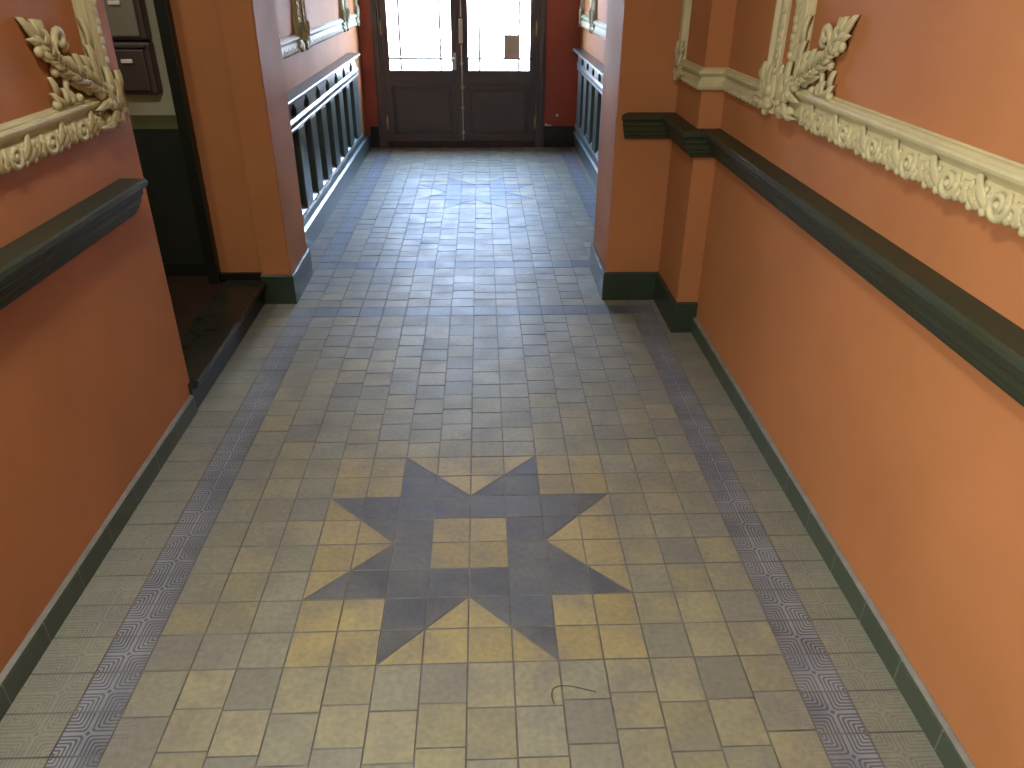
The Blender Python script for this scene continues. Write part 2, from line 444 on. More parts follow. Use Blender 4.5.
def leaf(bm, pl, a, b, ang, L, Wd, c0=0.2, h=0.14, curl=0.0, lobes=0, n=7, bend=0.0):
    """pointed carved leaf growing from (a,b) at angle ang, ridged along the middle, closed underneath"""
    rows = []; ca, cb = a, b; th = ang
    for i in range(n + 1):
        u = i / n
        wv = Wd * 0.5 * (math.sin(PI * min(1, 0.12 + 0.88 * u)) ** 0.75) * (1 - 0.25 * u)
        if lobes: wv *= 0.78 + 0.3 * abs(math.sin(u * lobes * PI))
        if i == n: wv = 0.012
        dx, dy = math.cos(th), math.sin(th); nx, ny = -dy, dx
        cz = c0 + h * 0.6 * math.sin(PI * u) + curl * u * u
        rows.append([bm.verts.new(pl(ca + nx * wv * s, cb + ny * wv * s, max(0.0, cz + h * hh))) for s, hh in
                     ((-1, -0.5), (-0.62, 0.30), (-0.3, 0.10), (0, 0.75), (0.3, 0.10), (0.62, 0.30), (1, -0.5), (0, -1.2))])
        ca += dx * L / n; cb += dy * L / n; th += bend / n
    k = 8
    for i in range(n):
        for j in range(k):
            bm.faces.new((rows[i][j], rows[i][(j + 1) % k], rows[i + 1][(j + 1) % k], rows[i + 1][j]))
    bm.faces.new(rows[0]); bm.faces.new(rows[-1][::-1])

def blob(bm, pl, a, b, c, ra, rb, rc, n=10):
    vs = bmesh.ops.create_uvsphere(bm, u_segments=n, v_segments=n // 2 + 1, radius=1.0)['verts']
    for v in vs: v.co = pl(a + v.co.x * ra, b + v.co.y * rb, max(0.0, c + v.co.z * rc))

def cord(bm, pl, pts, rad, n=8, cscale=1.0):
    """tube through (a,b,c) points with radii, smooth closed ends"""
    rings = []
    m = len(pts)
    for i, (a, b, c) in enumerate(pts):
        q0, q1 = pts[max(0, i - 1)], pts[min(m - 1, i + 1)]
        d = Vector((q1[0] - q0[0], q1[1] - q0[1], 0)); d.normalize(); nx = Vector((-d.y, d.x, 0))
        r = rad(i / (m - 1))
        rings.append([bm.verts.new(pl(a + nx.x * math.cos(t) * r, b + nx.y * math.cos(t) * r, max(0.0, c + math.sin(t) * r * cscale)))
                      for t in [2 * PI * q / n for q in range(n)]])
    for i in range(m - 1):
        for j in range(n):
            bm.faces.new((rings[i][j], rings[i][(j + 1) % n], rings[i + 1][(j + 1) % n], rings[i + 1][j]))
    bm.faces.new(rings[0]); bm.faces.new(rings[-1][::-1])

def spiral(ca, cb, r0, r1, t0, turns, c, n=22):
    return [(ca + (r0 + (r1 - r0) * i / n) * math.cos(t0 + turns * 2 * PI * i / n),
             cb + (r0 + (r1 - r0) * i / n) * math.sin(t0 + turns * 2 * PI * i / n), c) for i in range(n + 1)]

class Sub:
    """2D frame on a plane: along d, inward w"""
    def __init__(s, pl, p, d, w): s.pl, s.p, s.d, s.w = pl, Vector(p), Vector(d), Vector(w)
    def __call__(s, u, v, c):
        q = s.p + s.d * u + s.w * v
        return s.pl(q.x, q.y, c)

def carve(bm, pl, p0, p1, inward, W, skip0=1.0, skip1=1.0, period=1.52, rich=True, phase=0.0):
    pl = Pl(pl.o, pl.a, pl.b, pl.c, pl.cs * 1.25)
    """running scroll-and-acanthus carving along the outer half of a moulding"""
    p0, p1 = Vector(p0), Vector(p1); L = (p1 - p0).length; d = (p1 - p0) / L
    s = Sub(pl, p0, d, Vector(inward)); k = W
    u = skip0 + phase
    cord(bm, s, [(u + (L - skip1 - u) * q / 6, 0.10 * k, 0.26 * k) for q in range(7)], lambda t: 0.06 * k, 6)
    while u < L - skip1 - 0.4 * period:
        if rich:
            cord(bm, s, spiral(u, 0.27 * k, 0.31 * k, 0.06, PI * 0.9, 1.35, 0.30 * k), lambda t: (0.085 - 0.03 * t) * k, 6, 1.4)
            for (du, v, r_) in ((0.36, 0.30, .10), (0.50, 0.42, .08), (0.78, 0.30, .10), (1.22, 0.34, .11), (1.34, 0.10, .13), (0.42, 0.04, .12), (0.86, 0.03, .11), (1.08, 0.38, .08)):
                blob(bm, s, u + du * k, v * k, 0.25 * k, r_ * k, r_ * 1.1 * k, r_ * 0.8 * k, 6)
            leaf(bm, s, u + 1.25 * k, 0.08 * k, 0.9, 0.5 * k, 0.24 * k, 0.25 * k, 0.10 * k, lobes=2, bend=0.5)
            blob(bm, s, u, 0.26 * k, 0.33 * k, 0.09 * k, 0.09 * k, 0.10 * k, 8)
            leaf(bm, s, u + 0.30 * k, 0.10 * k, 0.55, 0.75 * k, 0.34 * k, 0.27 * k, 0.10 * k, lobes=3, bend=0.7)
            leaf(bm, s, u + 0.62 * k, 0.02 * k, 0.75, 0.55 * k, 0.30 * k, 0.24 * k, 0.10 * k, lobes=2, bend=-0.4)
            leaf(bm, s, u + 1.0 * k, 0.05 * k, 1.2, 0.42 * k, 0.24 * k, 0.26 * k, 0.10 * k, lobes=2)
            blob(bm, s, u + 0.62 * k, 0.12 * k, 0.24 * k, 0.17 * k, 0.13 * k, 0.10 * k, 8)
            blob(bm, s, u + 1.12 * k, 0.12 * k, 0.24 * k, 0.15 * k, 0.13 * k, 0.10 * k, 8)
            blob(bm, s, u + 0.95 * k, 0.40 * k, 0.26 * k, 0.07 * k, 0.12 * k, 0.07 * k, 8)
        else:
            for q in range(4):
                blob(bm, s, u + q * period / 4, (0.14 + 0.05 * (q % 2)) * k, 0.25 * k, 0.17 * k, 0.15 * k, 0.11 * k, 8)
            leaf(bm, s, u, 0.12 * k, 0.6, 0.55 * k, 0.26 * k, 0.25 * k, 0.08 * k, lobes=2)
        u += period

def big_corner(bm, pl, fx, fy):
    """acanthus spray in a corner; fx, fy flip the corner (a from outer corner, b from outer edge)"""
    rnd = random.Random(11)
    pl = Pl(pl.o, pl.a, pl.b, pl.c, 0.72)
    s0 = Sub(pl, (fx[0], fy[0]), (fx[1], 0), (0, fy[1])); s = lambda u, v, c: s0(u * 0.8, v * 0.8, c)
    # heart of the corner: packed lumps and leaves
    for (a, b, r, c) in ((0.28, 0.28, 0.34, .28), (0.75, 0.25, 0.26, .3), (0.25, 0.75, 0.26, .3), (0.72, 0.75, 0.30, .40), (1.2, 0.3, 0.22, .3),
                         (0.3, 1.2, 0.22, .3), (1.1, 0.8, 0.2, .42), (0.85, 1.2, 0.2, .42), (1.35, 1.15, 0.24, .36), (0.08, 0.08, 0.2, .2)):
        blob(bm, s, a, b, c, r, r * rnd.uniform(.8, 1.1), 0.2)
    for (a, b, t, L, w) in ((0.55, 0.5, -0.35, 0.9, .36), (0.5, 0.5, 1.95, 0.95, .36), (0.15, 0.4, 1.35, 0.8, .32), (0.4, 0.12, 0.2, 0.8, .32),
                            (0.7, 0.95, 1.5, 0.9, .36), (0.95, 0.75, 0.1, 0.85, .34), (0.6, 0.6, 0.8, 1.0, .42), (0.1, 1.0, 1.6, 0.7, .28),
                            (1.0, 0.12, -0.05, 0.8, .28), (0.35, 0.35, 2.6, 0.5, .26), (0.4, 0.4, -1.0, 0.5, .26)):
        leaf(bm, s, a, b, t, L, w, 0.42, 0.16, lobes=3, bend=rnd.uniform(-.5, .5))
    s = lambda u, v, c: s0(u * 0.90, v * 0.93, c)
    # stem rising diagonally into the panel
    stem = [(0.9, 0.95, .38), (1.4, 1.22, .36), (1.9, 1.42, .32), (2.4, 1.62, .28), (2.85, 1.85, .25), (3.15, 2.1, .23), (3.35, 2.4, .22)]
    cord(bm, s, stem, lambda t: 0.12 - 0.05 * t, 8, 0.9)
    for q in range(1, len(stem)):
        (a, b, c), (a1, b1, _) = stem[q - 1], stem[q]; th = math.atan2(b1 - b, a1 - a)
        for u in (0.0, 0.35, 0.7):
            for sg in (1, -1):
                leaf(bm, s, a + (a1 - a) * u, b + (b1 - b) * u, th + sg * rnd.uniform(0.5, 1.0), rnd.uniform(0.34, 0.52), 0.2, c + 0.02, 0.13, lobes=2, bend=-sg * 0.6)
    for (a, b, t, L, w) in ((1.25, 1.1, 1.35, 0.85, .40), (1.6, 1.35, 1.1, 0.80, .38), (1.7, 1.2, 0.15, 0.9, .36), (2.1, 1.45, 1.25, 0.62, .36),
                            (2.3, 1.5, 0.2, 0.8, .34), (2.7, 1.75, 0.55, 0.75, .40), (2.75, 1.7, 1.3, 0.6, .34), (1.45, 1.0, 0.5, 1.1, .40),
                            (2.0, 1.2, 0.7, 0.9, .38), (3.0, 1.9, 0.75, 0.7, .34)):
        leaf(bm, s, a, b, t, L * 0.92, w * 0.8, 0.20, 0.13, lobes=3, bend=0.2)
    # head of the spray
    leaf(bm, s, 3.30, 2.30, 0.75, 1.0, 0.42, 0.16, 0.14, lobes=2)
    leaf(bm, s, 3.35, 2.40, 1.9, 0.52, 0.32, 0.16, 0.13, lobes=2)
    leaf(bm, s, 3.40, 2.45, 1.25, 0.5, 0.28, 0.2, 0.13)
    leaf(bm, s, 3.40, 2.40, 0.2, 0.48, 0.28, 0.18, 0.13)
    blob(bm, s, 3.60, 2.22, 0.2, 0.17, 0.15, 0.13); blob(bm, s, 3.35, 2.10, 0.2, 0.15, 0.15, 0.12)
    # C scroll curling back toward the stile
    cs = [(2.95, 1.95, .2), (2.90, 2.2, .22), (2.80, 2.42, .24)] + spiral(2.52, 2.40, 0.27, 0.06, 0.15, 0.95, .25, 14)
    cord(bm, s, cs, lambda t: 0.12 - 0.045 * t, 8)
    leaf(bm, s, 2.30, 2.1, 2.4, 0.34, 0.2, 0.14, 0.1)
    # leaves climbing the stile
    for (a, b, t, L, w) in ((0.95, 1.2, 1.3, 0.7, .30), (1.0, 1.6, 1.35, 0.6, .28), (0.95, 2.1, 1.35, 0.75, .24), (1.35, 1.5, 1.15, 0.5, .26)):
        leaf(bm, s, a, b, t, L, w, 0.26, 0.14, lobes=2)
    # drop from the stem to the rail and loose buds
    cord(bm, s, [(2.55, 1.65, .2), (2.72, 1.4, .2), (2.82, 1.15, .22), (2.82, 0.95, .24)], lambda t: 0.10 - 0.03 * t, 7)
    leaf(bm, s, 3.12, 1.15, 1.2, 0.5, 0.2, 0.1, 0.12); blob(bm, s, 3.02, 1.72, 0.14, 0.16, 0.15, 0.14)
    for (a, b, t) in ((2.5, 0.92, 0.9), (3.05, 0.92, 0.6), (2.9, 0.9, 1.5), (3.3, 0.92, 1.0)):
        leaf(bm, s, a, b, t, 0.42, 0.22, 0.22, 0.13)
    for (a, b) in ((2.2, 0.98), (2.62, 1.0), (3.42, 0.98)):
        blob(bm, s, a, b, 0.2, 0.15, 0.13, 0.14)

def small_corner(bm, pl, fx, fy, k=0.8):
    rnd = random.Random(5)
    pl = Pl(pl.o, pl.a, pl.b, pl.c, 0.8)
    s = Sub(pl, (fx[0], fy[0]), (fx[1], 0), (0, fy[1]))
    for (a, b, r) in ((0.3, 0.3, .36), (0.8, .3, .26), (.3, .8, .26), (.75, .75, .22), (1.2, .35, .2), (.35, 1.25, .2), (.05, .3, .16), (.3, .05, .16)):
        blob(bm, s, a * k, b * k, .28 * k, r * k, r * k, .2 * k, 8)
    for (a, b, t, L, w) in ((.5, .5, 1.45, .95, .4), (.5, .5, .1, .95, .4), (.3, .9, 1.6, .85, .34), (.9, .3, 0., .85, .34), (.6, .6, .8, .75, .38), (.9, 1.0, 1.4, .75, .26), (.95, 1.1, 1.0, .5, .22)):
        leaf(bm, s, a * k, b * k, t, L * k, w * k, .34 * k, .15 * k, lobes=3, bend=rnd.uniform(-.4, .4))

def panel(loc, label, pl, a0, a1, b0, b1, W, corners, rich=True, group=None, period=1.52, phase=0.0):
    """four-sided carved moulding; corners: {(i,j): 'big'|'small'}"""
    t = empty('panel_moulding', loc, label, 'moulding', group)
    sides = (('bottom_rail', (a0, b0), (a1, b0), (0, 1)), ('top_rail', (a0, b1), (a1, b1), (0, -1)),
             ('stile', (a0, b0), (a0, b1), (1, 0)), ('stile', (a1, b0), (a1, b1), (-1, 0)))
    for nm, p0, p1, w in sides:
        bm = bmesh.new(); mould(bm, pl, p0, p1, w, W)
        o = obj(nm, bm, CREAM, t)
        bm = bmesh.new()
        vertical = nm == 'stile'
        carve(bm, pl, p0, p1, w, W, 1.6 if rich else 1.0, 1.6 if rich else 1.0, 0.9 if vertical or not rich else period, rich and not vertical, 0 if vertical else phase)
        obj('carving', bm, CREAM, o, smooth=True)
    for (i, j), kd in corners.items():
        bm = bmesh.new()
        (big_corner if kd == 'big' else small_corner)(bm, pl, (a1 if i else a0, -1 if i else 1), (b1 if j else b0, -1 if j else 1))
        obj('corner_ornament', bm, CREAM, t, smooth=True)
    return t

plR = Pl((XR, 0, 0), (0, 1, 0), (0, 0, 1), (-1, 0, 0), 0.62)
plL = Pl((XL, 0, 0), (0, 1, 0), (0, 0, 1), (1, 0, 0), 0.62)
FZ0, FZ1 = 9.68, 22.0
panel((XR, 2, FZ0), 'large cream carved panel moulding with leafy corner spray on the right wall', plR, -16, 11.1, FZ0, FZ1, 0.92,
      {(1, 0): 'big', (1, 1): 'big', (0, 0): 'big', (0, 1): 'big'}, phase=-0.25)
panel((XL, 1, FZ0), 'large cream carved panel moulding with leafy corner spray on the left wall', plL, -5.5, 10.3, FZ0 - 0.08, FZ1, 0.86,
      {(1, 0): 'big', (1, 1): 'big', (0, 0): 'big', (0, 1): 'big'}, phase=-0.3)

# narrow moulding that steps round the pilaster
def stepped_panel():
    W = 0.76; FZ0 = 9.55
    t = empty('panel_moulding', (12.4, 16.5, FZ0), 'narrow cream panel moulding bent round the pilaster on the right wall', 'moulding')
    pP = Pl((12.4, 0, 0), (0, 1, 0), (0, 0, 1), (-1, 0, 0), 0.62)
    pS = Pl((0, 17.1, 0), (1, 0, 0), (0, 0, 1), (0, -1, 0), 0.62)
    for nm, b, w in (('bottom_rail', FZ0, (0, 1)), ('top_rail', FZ1, (0, -1))):
        bm = bmesh.new()
        mould(bm, plR, (11.98, b), (17.1, b), w, W, (1, 0), (0, 1))
        mould(bm, pS, (12.4, b), (XR, b), w, W, (0, -1), (0, 1))
        mould(bm, pP, (17.1, b), (20.62, b), w, W, (0, -1), (1, 0))
        o = obj(nm, bm, CREAM, t)
        bm = bmesh.new()
        carve(bm, plR, (11.98, b), (17.1, b), w, W, 1.0, 0.3, 0.8, False)
        obj('carving', bm, CREAM, o, smooth=True)
        bm = bmesh.new()
        carve(bm, pP, (17.1, b), (20.62, b), w, W, 0.1, 1.0, 0.8, False)
        obj('carving', bm, CREAM, o, smooth=True)
    for pl, a, w in ((plR, 11.98, (1, 0)), (pP, 20.62, (-1, 0))):
        bm = bmesh.new(); mould(bm, pl, (a, FZ0), (a, FZ1), w, W)
        o = obj('stile', bm, CREAM, t)
        bm = bmesh.new(); carve(bm, pl, (a, FZ0), (a, FZ1), (w[0] , 0), W, 1.2, 1.2, 0.8, False)
        obj('carving', bm, CREAM, o, smooth=True)
    for pl, f in ((plR, (11.98, 1)), (pP, (20.62, -1))):
        for g in ((FZ0, 1), (FZ1, -1)):
            bm = bmesh.new(); small_corner(bm, pl, f, g); obj('corner_ornament', bm, CREAM, t, smooth=True)
stepped_panel()

# mouldings in the bay by the street door
plLB = Pl((-5.2, 0, 0), (0, 1, 0), (0, 0, 1), (1, 0, 0), 0.62)
plRB = Pl((12.5, 0, 0), (0, 1, 0), (0, 0, 1), (-1, 0, 0), 0.62)
sc = {(0, 0): 'small', (1, 0): 'small', (0, 1): 'small', (1, 1): 'small'}
BZ = 9.45
panel((-5, 29.7, BZ), 'cream panel moulding on the left bay wall, nearest the pier', plLB, 26.5, 33.0, BZ, FZ1, 0.85, sc, False)
panel((-5, 40.5, BZ), 'wide cream panel moulding in the middle of the left bay wall', plLB, 33.7, 47.6, BZ, FZ1, 0.85, sc, False)
panel((-5, 51, BZ), 'cream panel moulding on the left bay wall, next to the red end wall', plLB, 48.3, 54.2, BZ, FZ1, 0.85, sc, False)
panel((12.5, 51, BZ), 'cream panel moulding on the right bay wall, next to the red end wall', plRB, 47.6, 54.2, BZ, FZ1, 0.85, sc, False)
panel((12.5, 40, BZ), 'cream panel moulding on the right bay wall, half hidden by the pier', plRB, 33.7, 46.9, BZ, FZ1, 0.85, sc, False)

# ------------------------------------------------------------------ slatted fronts under the shelves
def slatted_front(sign, xw, y0, y1, label, ph, D=0.0, SD=0.0):
    t = empty('radiator_cover', (xw, (y0 + y1) / 2, 1.1), label, 'radiator cover', 'slatted fronts in the bay')
    def bx(bm, o0, o1, ya, yb, za, zb, **k):
        a, b_ = xw + sign * (o0 if o0 <= 0 else o0 + D), xw + sign * (o1 + D)
        return box(bm, min(a, b_), max(a, b_), ya, yb, za, zb, **k)
    path = [(xw, y1), (xw, y0)] if sign > 0 else [(xw, y0), (xw, y1)]
    mv = lambda pr, k=0: [(o if o == 0 else o + D + k, z) for o, z in pr]
    prof = mv([(0, 7.90), (0.60, 7.90), (0.65, 7.86), (0.65, 7.76), (0.5, 7.7), (0.42, 7.6), (0, 7.6)], SD)
    obj('shelf', sweep(bmesh.new(), path, prof), GRILLE, t)
    # frieze pierced by drop-shaped holes
    bm = bmesh.new(); pitch = 3.09; n = int((y1 - y0) / pitch) + 2
    cents = [ph + pitch * q for q in range(-1, n) if y0 + 0.6 < ph + pitch * q < y1 - 0.6]
    zt, zb, zc = 7.6, 6.7, 7.2
    edges = [y0] + [(cents[q] + cents[q + 1]) / 2 for q in range(len(cents) - 1)] + [y1]
    X = [xw + sign * (0.36 + D), xw + sign * (0.06 + D)]
    for q, c in enumerate(cents):
        a, b_ = edges[q], edges[q + 1]
        K = 28; hole = []; outer = []
        for k in range(K):
            th = 2 * PI * k / K
            hy, hz = 0.60 * math.cos(th), 0.34 * math.sin(th)
            if math.sin(th) > 0: hy *= 1 - 0.6 * math.sin(th); hz *= 1.2
            hole.append((c + hy, zc + hz))
            dy, dz = math.cos(th), math.sin(th)
            sc_ = min(((b_ - c) if dy > 0 else (c - a)) / abs(dy) if abs(dy) > 1e-6 else 1e9, ((zt - zc) if dz > 0 else (zc - zb)) / abs(dz) if abs(dz) > 1e-6 else 1e9)
            outer.append((c + dy * sc_, zc + dz * sc_))
        # push in exact corners
        for cy, cz in ((a, zt), (b_, zt), (a, zb), (b_, zb)):
            kk = min(range(K), key=lambda k: (outer[k][0] - cy) ** 2 + (outer[k][1] - cz) ** 2)
            outer[kk] = (cy, cz)
        rows = [[bm.verts.new(P(x, *p)) for p in ring] for x in X for ring in (hole, outer)]
        for k in range(K):
            k2 = (k + 1) % K
            bm.faces.new((rows[0][k], rows[0][k2], rows[1][k2], rows[1][k]))
            bm.faces.new((rows[2][k], rows[3][k], rows[3][k2], rows[2][k2]))
            bm.faces.new((rows[0][k], rows[2][k], rows[2][k2], rows[0][k2]))
            bm.faces.new((rows[1][k], rows[1][k2], rows[3][k2], rows[3][k]))
    obj('pierced_frieze', bm, GRILLE, t)
    prof = mv([(0, 6.92), (0.37, 6.92), (0.44, 6.78), (0.44, 6.70), (0.38, 6.64), (0.38, 6.50), (0.42, 6.46), (0.42, 6.40), (0.34, 6.30), (0, 6.30)])
    obj('ledge', sweep(bmesh.new(), path, prof), GRILLE, t)
    # slats between the gaps; each gap has splayed ends
    gaps = [(c - 0.75, c + 0.75) for c in cents]
    sl = [y0] + [v for g in gaps for v in g] + [y1]
    for q in range(0, len(sl), 2):
        if sl[q + 1] - sl[q] > 0.15:
            bm = bmesh.new(); bx(bm, -0.15, 0.30, sl[q], sl[q + 1], 2.2, 6.3, bev=0.06); obj('slat', bm, GRILLE, t)
    for g0, g1 in gaps:
        for za, zb_ in ((2.2, 2.75), (6.3, 5.95)):
            bm = bmesh.new()
            vs = [bm.verts.new(P(xw + sign * o, y, z)) for y in (g0, g1) for o, z in ((0.32 + D, za), (-0.15, za), (-0.15, zb_))]
            for f in ((0, 1, 2), (3, 5, 4), (0, 2, 5, 3), (0, 3, 4, 1), (1, 4, 5, 2)): bm.faces.new([vs[k] for k in f])
            obj('splayed_sill', bm, GRILLE, t)
    prof = mv([(0, 2.24), (0.34, 2.24), (0.40, 2.15), (0.40, 1.9), (0.33, 1.82), (0.33, 1.68), (0.46, 1.58), (0.46, 1.42), (0.34, 1.32), (0.28, 1.2), (0.22, 1.14), (0, 1.14)])
    obj('plinth_moulding', sweep(bmesh.new(), path, prof), GRILLE, t)
slatted_front(1, -5.2, 24.35, 49.0, 'grey green slatted radiator cover with pierced frieze along the left bay wall', 27.3, 0.2)
slatted_front(-1, 12.5, 25.05, 53.0, 'grey green slatted radiator cover on the right, half hidden by the pier', 28.3, 0.0, 0.15)

# ------------------------------------------------------------------ street door
fr = bmesh.new()
for x0, x1 in ((DX0, -3.45), (9.0, DX1)):
    box(fr, x0, x1, YF - 0.12, YF + 0.8, 0, DZ, bev=0.04)
    box(fr, x0 + (0.12 if x0 < 0 else 0.2), x1 - (0.2 if x0 < 0 else 0.12), YF - 0.24, YF - 0.1, 0, DZ - 0.2, bev=0.05)
box(fr, -3.45, 9.0, YF - 0.12, YF + 0.8, DZ - 0.7, DZ, bev=0.04)
for x0, x1 in ((-3.6, -3.3), (8.85, 9.1)): box(fr, x0, x1, YF + 0.46, YF + 0.75, 0.3, DZ)
struct('trim_street_door', fr, DOORM, 'brown frame around the double street door', 'trim')
struct('trim_threshold', B(-3.45, 9.0, YF - 0.25, YF + 3, 0, 0.5, bev=0.05), SILLM, 'dark red-brown wooden threshold under the street door', 'trim')
def door_leaf(name, x0, x1, gx0, gx1, label, left):
    d = empty(name, ((x0 + x1) / 2, YF, 0.5), label, 'door', kind='structure')
    z0, z1, g0, g1 = 0.47, DZ - 0.72, 6.0, DZ - 1.6
    bm = bmesh.new(); ya, yb = YF + 0.05, YF + 0.45
    box(bm, x0, gx0, ya, yb, z0, z1); box(bm, gx1, x1, ya, yb, z0, z1)
    box(bm, gx0, gx1, ya, yb, g1, z1); box(bm, gx0, gx1, ya, yb, 5.0, g0); box(bm, gx0, gx1, ya, yb, z0, 0.95)
    obj('leaf_frame', bm, DOORM, d)
    bm = B(gx0, gx1, ya + 0.16, yb - 0.05, 0.95, 5.0)
    box(bm, gx0 + 0.3, gx1 - 0.3, ya + 0.05, ya + 0.2, 1.25, 4.5, bev=0.06)
    for (a, b_, c, e) in ((gx0, gx1, 4.85, 5.0), (gx0, gx1, 0.95, 1.08)): box(bm, a, b_, ya - 0.06, ya + 0.2, c, e, bev=0.04)
    for a in (gx0, gx1 - 0.14): box(bm, a, a + 0.14, ya - 0.06, ya + 0.2, 1.08, 4.85, bev=0.04)
    obj('lower_panel', bm, DOORM, d)
    bm = bmesh.new()
    for (a, b_, c, e) in ((gx0, gx1, g0 - 0.1, g0 + 0.06), (gx0, gx1, g1 - 0.06, g1 + 0.1), (gx0 - 0.1, gx0 + 0.05, g0, g1), (gx1 - 0.05, gx1 + 0.1, g0, g1)):
        box(bm, a, b_, ya - 0.06, ya + 0.12, c, e, bev=0.03)
    obj('glazing_bead', bm, DOORM, d)
    obj('glass_pane', B(gx0, gx1, ya + 0.18, ya + 0.22, g0, g1), GLASS, d)
    for x in (gx0 + 0.95, gx1 - 0.92):
        obj('glazing_bar', B(x - 0.09, x + 0.09, ya + 0.13, ya + 0.26, g0, g1), STEEL, d)
    for z in (6.92, 12.0, 17.2):
        obj('glazing_bar', B(gx0, gx1, ya + 0.12, ya + 0.25, z - 0.08, z + 0.08), STEEL, d)
    hx = x0 + 0.03 if left else x1 - 0.03
    for z in (2.0, 9.2, 16.5):
        bm = bmesh.new(); cyl(bm, (hx, YF - 0.02, z - 0.42), (hx, YF - 0.02, z + 0.42), 0.11, n=12); sphere(bm, (hx, YF - 0.02, z + 0.48), .09, .09, .09, 10); sphere(bm, (hx, YF - 0.02, z - 0.48), .09, .09, .09, 10)
        o = obj('hinge', bm, BRASS, d, smooth=True)
    return d
dl = door_leaf('door_1', -3.45, 2.72, -2.95, 2.15, 'left leaf of the brown glazed street door, with lever handle', True)
dr = door_leaf('door_2', 2.74, 9.0, 3.42, 8.48, 'right leaf of the brown glazed street door, with long bolt and paper notice', False)
# meeting strip, bolt and handle
obj('meeting_strip', B(2.42, 3.02, YF - 0.1, YF + 0.08, 0.6, DZ - 0.75, bev=0.06), DOORM, dr)
bm = bmesh.new(); cyl(bm, (2.92, YF - 0.16, 0.6), (2.92, YF - 0.16, 8.0), 0.06, n=10); cyl(bm, (2.92, YF - 0.16, 10.0), (2.92, YF - 0.16, 18.6), 0.06, n=10)
for z in (1.2, 3.2, 6.6, 11.5, 15): box(bm, 2.80, 3.04, YF - 0.2, YF - 0.08, z - 0.09, z + 0.09, bev=0.02)
o = obj('bolt_rod', bm, STEEL, dr); o['label'] = 'long steel bolt rod'
bm = bmesh.new(); sphere(bm, (2.95, YF - 0.26, 4.8), 0.17, 0.15, 0.2, 14); cyl(bm, (2.95, YF - 0.1, 4.8), (2.95, YF - 0.2, 4.8), 0.11)
obj('knob', bm, BRASS, o, smooth=True)
bm = B(2.72, 3.06, YF - 0.18, YF - 0.06, 8.1, 9.9, bev=0.06); sphere(bm, (2.9, YF - 0.24, 9.3), 0.1, 0.1, 0.1, 12)
obj('lock_plate', bm, STEEL, o)
bm = B(2.26, 2.48, YF - 0.13, YF + 0.06, 6.1, 7.4, bev=0.04); cyl(bm, (2.37, YF - 0.1, 6.95), (2.37, YF - 0.45, 6.95), 0.07)
cyl(bm, (2.40, YF - 0.42, 6.95), (1.75, YF - 0.42, 6.92), 0.075, 0.06)
h = obj('lever_handle', bm, STEEL, dl); h['label'] = 'steel lever handle on a narrow plate'
bm = B(6.35, 7.49, YF + 0.20, YF + 0.225, 6.95, 8.72)
tag(obj('paper_notice', bm, PAPER), 'small brown paper notice stuck on the right pane of the street door', 'notice')
bm = B(9.80, 10.02, YF - 0.07, YF + 0.0, 1.72, 1.9, bev=0.02); cyl(bm, (9.98, YF - 0.05, 1.8), (10.35, YF - 0.05, 1.76), 0.05, n=10)
tag(obj('cable_end', bm, WHITEM), 'short white cable end beside the street door frame, low on the red wall', 'cable')
bm = bmesh.new(); cyl(bm, (10.81, YF, 2.58), (10.81, YF - 0.05, 2.58), 0.12, 0.09, n=14)
tag(obj('wall_plug', bm, WHITEM), 'small round white plug low on the red wall right of the door', 'plug')

# ------------------------------------------------------------------ mailboxes in the side passage
def mailbox(x0, x1, z0, z1, label, front, grp='mailboxes in the side passage'):
    t = empty('mailbox', ((x0 + x1) / 2, 21.6, z0), label, 'mailbox', grp)
    obj('body', B(x0, x1, 20.95, 21.6, z0, z1, bev=0.10), BOXM, t)
    obj('door', B(x0 + 0.03, x1 - 0.22, 20.86, 20.98, z0 + 0.14, z1 - 0.26, bev=0.06), front, t)
    obj('flap', B(x0 + 0.03, x1 - 0.1, 20.84, 20.98, z1 - 0.22, z1 - 0.06, bev=0.04), BOXM, t)
    xm = (x0 + x1) / 2 - 0.02
    bm = B(xm - 0.22, xm + 0.22, 20.80, 20.88, (z0 + z1) / 2 + 0.22, (z0 + z1) / 2 + 0.36, bev=0.015)
    o = obj('name_plate', bm, WHITEM, t); o['label'] = 'small white name plate'
mailbox(-10.2, -8.42, 8.84, 10.78, 'dark brown metal mailbox in the side passage, the lower one', BOXM)
mailbox(-10.2, -8.42, 10.82, 12.88, 'metal mailbox with a grey front directly above the brown one', BOXG)

# hair on the floor
pts = [(5.80, -1.14), (5.765, -1.0), (5.76, -0.88), (5.80, -0.76), (5.90, -0.69), (6.05, -0.68), (6.2, -0.70), (6.4, -0.76), (6.7, -0.86)]
bm = bmesh.new(); plF = Pl((0, 0, 0), (1, 0, 0), (0, 1, 0), (0, 0, 1))
cord(bm, plF, [(x, y, 0.018) for x, y in pts], lambda t: 0.008, 6)
o = obj('hair_strand', bm, HAIR, smooth=True)
tag(o, 'thin dark curled hair lying on the floor tiles below the star', 'hair')

